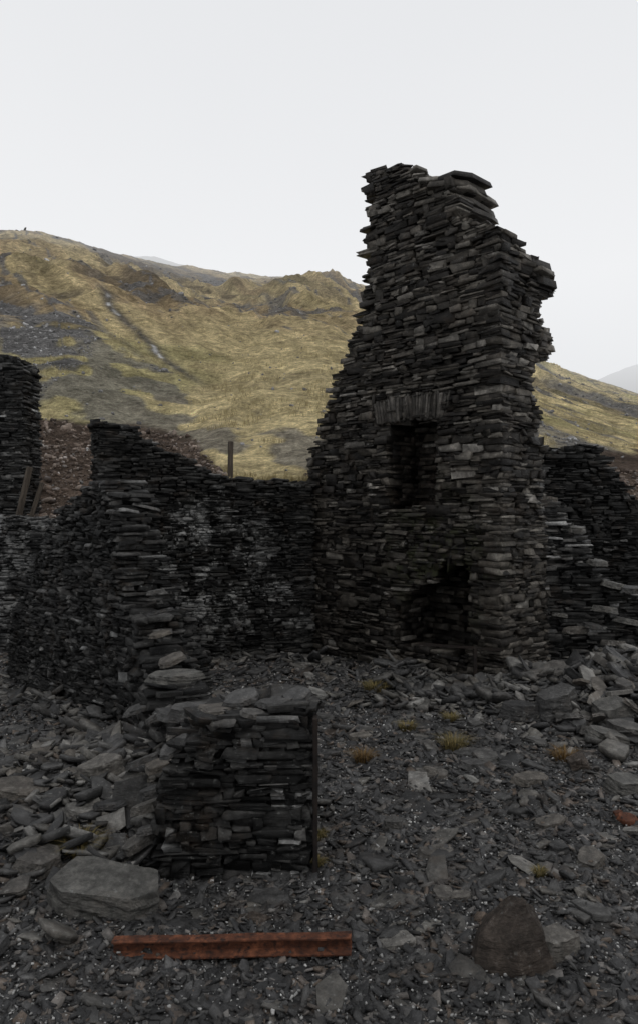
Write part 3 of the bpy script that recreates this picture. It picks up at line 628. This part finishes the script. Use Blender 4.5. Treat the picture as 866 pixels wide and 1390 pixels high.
for i in range(28):
    a=U_(.07,.13);variants.append(rockmesh('fallen_stone',a,a*U_(.4,.85),U_(.007,.020),100+i,n=random.choice([6,7,8,10]),box=U_(.6,1.),bev=.003,rag=.16 if i%2 else 0,flat=1 if i%3 else 0,taper=.05))
for m in variants:m.materials.append(S_slab)
LB=['broken grey slate slab lying among chippings','angular slate piece half sunk in rubble']
cnt=0
while cnt<218:
    m=random.random()
    if m<.42: x,y=random.gauss(3.5,.9),random.gauss(8.1,.9)
    elif m<.58: x,y=random.gauss(-1.9,.7),random.gauss(5.6,1.0)
    elif m<.72: x,y=U_(-.5,3),U_(7,9.6)
    else: y=U_(3.3,8);x=U_(-.5,.5)*y
    if not free(x,y,.05) or y<3.2 or abs(x/y)>.48 or (-1.0<x<-.0 and 3.3<y<5) or ((x+1.2)**2+(y-4.1)**2<.2) or ((x-.9)**2+(y-3.65)**2<.15):continue
    o=obj('fallen_stone',random.choice(variants),None,LB[cnt%7==0],'stone',group='fallen slate stones')
    pile=(x-3.5)**2+(y-8.1)**2<1.8
    sc=U_(.9,2.4) if pile else (U_(.8,1.8) if y>6.5 else (U_(.7,1.8) if x<-.9 else U_(.5,1.4)))
    t=.36 if pile else (.2 if x<-.9 else .13)
    o.scale=(sc,sc,sc*U_(.7,1.5));o.rotation_euler=(random.gauss(0,t),random.gauss(0,t),U_(0,6.3))
    o.location=(x,y,float(H(x,y))+.02*sc+(U_(0,.12) if pile else 0));cnt+=1
# ------------------------------------------------------------ chippings (uncountable)
def chips(name,n,sampler,size,thick,tilt,mat,label,K=5,rings=((-1,1.),(1,.95)),zoff=.3,e=(.35,.95),lift=0.):
    x,y=sampler(n);n=len(x)
    s=size(n,x,y);th=s*rng.uniform(*thick,n)
    a=rng.uniform(0,2*np.pi,n);ta=rng.normal(0,tilt,n);tb=rng.normal(0,tilt,n)
    A=np.stack([np.cos(a),np.sin(a),ta],-1);B=np.stack([-np.sin(a),np.cos(a),tb],-1);D=np.cross(A,B);D/=np.linalg.norm(D,axis=1)[:,None]
    C=np.stack([x,y,H(x,y)+th*zoff+s*np.abs(ta)*.25+rng.uniform(0,lift+1e-6,n)],-1)
    me=block_mesh(name,C,A*s[:,None],B*(s*rng.uniform(.3,.8,n))[:,None],D*th[:,None],K,rings,.25,e,.15)
    return obj(name,me,mat,label,None,kind='stuff')
def samp_near(n):
    y=3.0+ (rng.uniform(0,1,n)**1.25)*8.2;x=(rng.uniform(-.56,.56,n))*y
    k=~((x>-.9)&(x<-.08)&(y>4.45)&(y<4.9));return x[k],y[k]
def size_near(n,x,y):
    s=.008+.012*rng.exponential(1,n);return np.clip(s,.006,.05)*(.7+.1*y)
chips('slate_chippings',92000,samp_near,size_near,(.06,.2),.34,S_chip,'loose slate chippings of many small pieces')
chips('pale_flecks',11000,samp_near,lambda n,x,y:np.clip(.003+.0022*rng.exponential(1,n),.003,.012)*(.7+.1*y),(.3,.6),.3,S_fleck,'tiny pale flecks scattered over the slate waste',lift=.022,zoff=1.)
def samp_mid(n):
    y=3.0+rng.uniform(0,1,n)*8;x=rng.uniform(-.55,.55,n)*y
    k=~((x>-1.15)&(x<.3)&(y>3.3)&(y<3.85));return x[k],y[k]
chips('slate_rubble',2400,samp_mid,lambda n,x,y:np.clip(.028+.028*rng.exponential(1,n),.028,.13)*(.6+.1*y),(.05,.16),.18,S_rub,'loose broken slate rubble',K=6,rings=((-1,.95),(.5,1),(1,.96)))
def foot(n):
    X=[];Yv=[]
    for (a,b,r) in SEG[:6]:
        m=n//6;t=rng.uniform(0,1,m);d=np.array(b)-np.array(a);nn=np.array([-d[1],d[0]])/np.linalg.norm(d);o=rng.choice([-1,1],m)*(r+np.abs(rng.normal(0,.22,m)))
        X.append(a[0]+d[0]*t+nn[0]*o);Yv.append(a[1]+d[1]*t+nn[1]*o)
    x=np.concatenate(X);y=np.concatenate(Yv);k=~((x>-1.)&(x<0.05)&(y<4.42));return x[k],y[k]
chips('fallen_wall_rubble',3600,foot,lambda n,x,y:np.clip(.03+.04*rng.exponential(1,n),.025,.18),(.07,.22),.32,S_rub,'slates shed at the foot of the walls',K=6,rings=((-1,.95),(.5,1),(1,.95)),zoff=.6,lift=.05)
def samp_pile(n):
    c=[(3.4,8.4,.75,.6),(-1.7,5.7,.55,.8),(4.2,7.8,.8,.7),(2.0,8.6,.6,.3)]
    X=[];Yv=[]
    for a,b,p,q in c: X.append(rng.normal(a,p,n//4));Yv.append(rng.normal(b,q,n//4))
    x=np.concatenate(X);y=np.concatenate(Yv);k=~((x>-1.)&(x<0.05)&(y<5));return x[k],y[k]
chips('rubble_heap',5000,samp_pile,lambda n,x,y:np.clip(.03+.04*rng.exponential(1,n),.025,.18)*np.where(x<0,.8,1),(.07,.22),.36,S_rub,'heaped broken slates',K=6,rings=((-1,.95),(.5,1),(1,.95)),zoff=.8,lift=.06)
BANK=slate('brown_spoil_stones',[(0,(.042,.031,.025)),(.6,(.11,.08,.062)),(.9,(.18,.145,.12)),(1,(.28,.255,.24))],.2,layer=False)
def samp_bank(n):
    y=12.2+rng.uniform(0,1,n)**1.3*9;x=rng.uniform(-.7,.7,n)*y
    z=H(x,y);_,b,_,_=zone(x,y,z);k=b>.4;return x[k],y[k]
chips('bank_spoil',24000,samp_bank,lambda n,x,y:np.clip(.012+.022*rng.exponential(1,n),.012,.16),(.3,.7),.3,BANK,'brown stony spoil on the bank',K=6,rings=((-1,.9),(.2,1),(1,.8)))
SCR=slate('grey_scree_stones',[(0,(.10,.098,.096)),(.8,(.19,.187,.183)),(1,(.34,.34,.34))],.1,layer=False)
def samp_scr(n):
    y=14*np.exp(rng.uniform(0,1,n)*math.log(9));x=rng.uniform(-.55,.55,n)*y
    z=H(x,y);c,b,_,_=zone(x,y,z);gr=np.abs(c[:,0]-c[:,2])/c[:,0];k=(gr<.25)|(rng.uniform(0,1,len(x))<.02);return x[k],y[k]
chips('hillside_scree',60000,samp_scr,lambda n,x,y:np.clip(.02+.035*rng.exponential(1,n),.02,.24)*(.4+y/80),(.3,.7),.3,SCR,'grey scree stones on the hillside',K=6,rings=((-1,.9),(.2,1),(1,.8)))
# ------------------------------------------------------------ grass
def blades(cx,cy,cz,n,rad,hh,wid,lean):
    m=len(cx);cx=np.repeat(cx,n);cy=np.repeat(cy,n);cz=np.repeat(cz,n);hh=np.repeat(hh,n)*rng.uniform(.5,1.1,m*n);N=m*n
    a=rng.uniform(0,2*np.pi,N);r=rad*np.sqrt(rng.uniform(0,1,N));l=lean*rng.uniform(.2,1.,N)
    bx=cx+np.cos(a)*r;by=cy+np.sin(a)*r
    w=rng.uniform(.6,1,N)*wid;b=a+np.pi/2+rng.uniform(-.7,.7,N)
    dx=np.cos(a)*l*hh;dy=np.sin(a)*l*hh
    V=np.zeros((N,5,3))
    V[:,0]=np.stack([bx-np.cos(b)*w,by-np.sin(b)*w,cz-.02],-1);V[:,1]=np.stack([bx+np.cos(b)*w,by+np.sin(b)*w,cz-.02],-1)
    V[:,2]=np.stack([bx+dx*.4+np.cos(b)*w*.7,by+dy*.4+np.sin(b)*w*.7,cz+hh*.6],-1);V[:,3]=np.stack([bx+dx*.4-np.cos(b)*w*.7,by+dy*.4-np.sin(b)*w*.7,cz+hh*.6],-1)
    V[:,4]=np.stack([bx+dx*1.3,by+dy*1.3,cz+hh*(.95-.35*l)],-1)
    lp=np.array([0,1,2,3,3,2,4]);L=(np.arange(N)[:,None]*5+lp).ravel();S=(np.arange(N)[:,None]*7+np.array([0,4])).ravel()
    return V.reshape(-1,3),L,S
n=20000;y=12.3*np.exp(rng.uniform(0,1,n)*math.log(3.6));x=rng.uniform(-.6,.6,n)*y;z=H(x,y);c,b,_,_=zone(x,y,z)
k=(b<.3)&(c[:,0]>.30)&(fbm(x/1.2,y/1.2,2,71)>.05);x,y,z=x[k],y[k],z[k]
obj('hillside_grass',raw_mesh('hillside_grass',*blades(x,y,z,9,.12,(.07+.003*y)*rng.uniform(.5,1.2,len(x)),.007,.9)),GR_HILL,'dry golden moor grass tussocks',None,kind='stuff')
n=700;x=rng.uniform(-1.9,.2,n);y=rng.uniform(12.3,14.,n);z=H(x,y)
obj('bank_grass',raw_mesh('bank_grass',*blades(x,y,z,14,.09,rng.uniform(.08,.2,n),.005,1.)),GR_HILL,'tufted straw grass along the bank edge',None,kind='stuff')
for (u,v,h,rad,m) in [(110,1158,.13,.09,GR_TUFT),(615,1018,.16,.10,GR_TUFT),(493,1034,.12,.08,GR_ORANGE),(765,1032,.12,.1,GR_ORANGE),(553,992,.1,.07,GR_TUFT),(612,980,.1,.07,GR_TUFT),(432,1178,.06,.03,GR_TUFT),(732,1190,.05,.03,GR_TUFT),(510,945,.14,.12,GR_TUFT),(432,1140,.06,.04,GR_TUFT)]:
    gx,gy=px(u,v);gz=float(H(gx,gy))
    V,L,S=blades(np.zeros(1),np.zeros(1),np.zeros(1),int(110+rad*2200),rad,np.full(1,h),.0022,1.1)
    o=obj('grass_tuft',raw_mesh('grass_tuft',V,L,S),m,'rusty orange grass tuft growing in slate chippings' if m is GR_ORANGE else 'small straw coloured grass tuft growing in slate chippings','grass tuft',group='grass tufts')
    o.location=(gx,gy,gz+.015)
# ------------------------------------------------------------ camera, light, world
cam=bpy.data.cameras.new('camera');co=bpy.data.objects.new('camera',cam);COL.objects.link(co)
co.location=(0,0,CAMH);co.rotation_euler=(math.radians(90),0,0)
cam.sensor_fit='VERTICAL';cam.sensor_height=36;cam.lens=36*1000/1390;cam.clip_end=3000;cam.clip_start=.05
SC.camera=co
EL,AZ=math.radians(58),math.radians(150)
sl_=bpy.data.lights.new('sun','SUN');sl_.energy=.9;sl_.angle=math.radians(18);sl_.color=(1,.97,.93)
so=bpy.data.objects.new('sun',sl_);COL.objects.link(so)
d=Vector((math.sin(AZ)*math.cos(EL),math.cos(AZ)*math.cos(EL),math.sin(EL)))
so.rotation_euler=(-d).to_track_quat('-Z','Y').to_euler();so.location=(5,-5,20)
w=bpy.data.worlds.new('World');SC.world=w;w.use_nodes=True;t=w.node_tree;t.nodes.clear()
o_=t.nodes.new('ShaderNodeOutputWorld');bg=t.nodes.new('ShaderNodeBackground');bg.inputs[1].default_value=.1
sk=t.nodes.new('ShaderNodeTexSky');sk.sky_type='NISHITA';sk.sun_disc=False;sk.sun_elevation=EL;sk.sun_rotation=AZ
tc=t.nodes.new('ShaderNodeTexCoord');sx=t.nodes.new('ShaderNodeSeparateXYZ');t.links.new(tc.outputs['Generated'],sx.inputs[0])
nz=t.nodes.new('ShaderNodeTexNoise');nz.inputs['Scale'].default_value=1.6;nz.inputs['Detail'].default_value=3;t.links.new(tc.outputs['Generated'],nz.inputs['Vector'])
ad=t.nodes.new('ShaderNodeMath');ad.operation='MULTIPLY_ADD';ad.inputs[1].default_value=.25;t.links.new(nz.outputs['Fac'],ad.inputs[0]);t.links.new(sx.outputs[2],ad.inputs[2])
rp=t.nodes.new('ShaderNodeValToRGB');el=rp.color_ramp.elements;el[0].position=.1;el[0].color=(.75,.76,.775,1);el[1].position=.85;el[1].color=(.78,.79,.81,1)
k=el.new(.45);k.color=(.88,.885,.895,1);t.links.new(ad.outputs[0],rp.inputs[0])
ml=t.nodes.new('ShaderNodeVectorMath');ml.operation='SCALE';ml.inputs['Scale'].default_value=10.3;t.links.new(rp.outputs[0],ml.inputs[0])
mx=t.nodes.new('ShaderNodeMix');mx.data_type='RGBA';mx.inputs[0].default_value=.04;t.links.new(ml.outputs[0],mx.inputs[6]);t.links.new(sk.outputs[0],mx.inputs[7])
t.links.new(mx.outputs[2],bg.inputs[0]);t.links.new(bg.outputs[0],o_.inputs[0])
SC.view_settings.view_transform='Standard';SC.view_settings.look='None';SC.view_settings.exposure=0
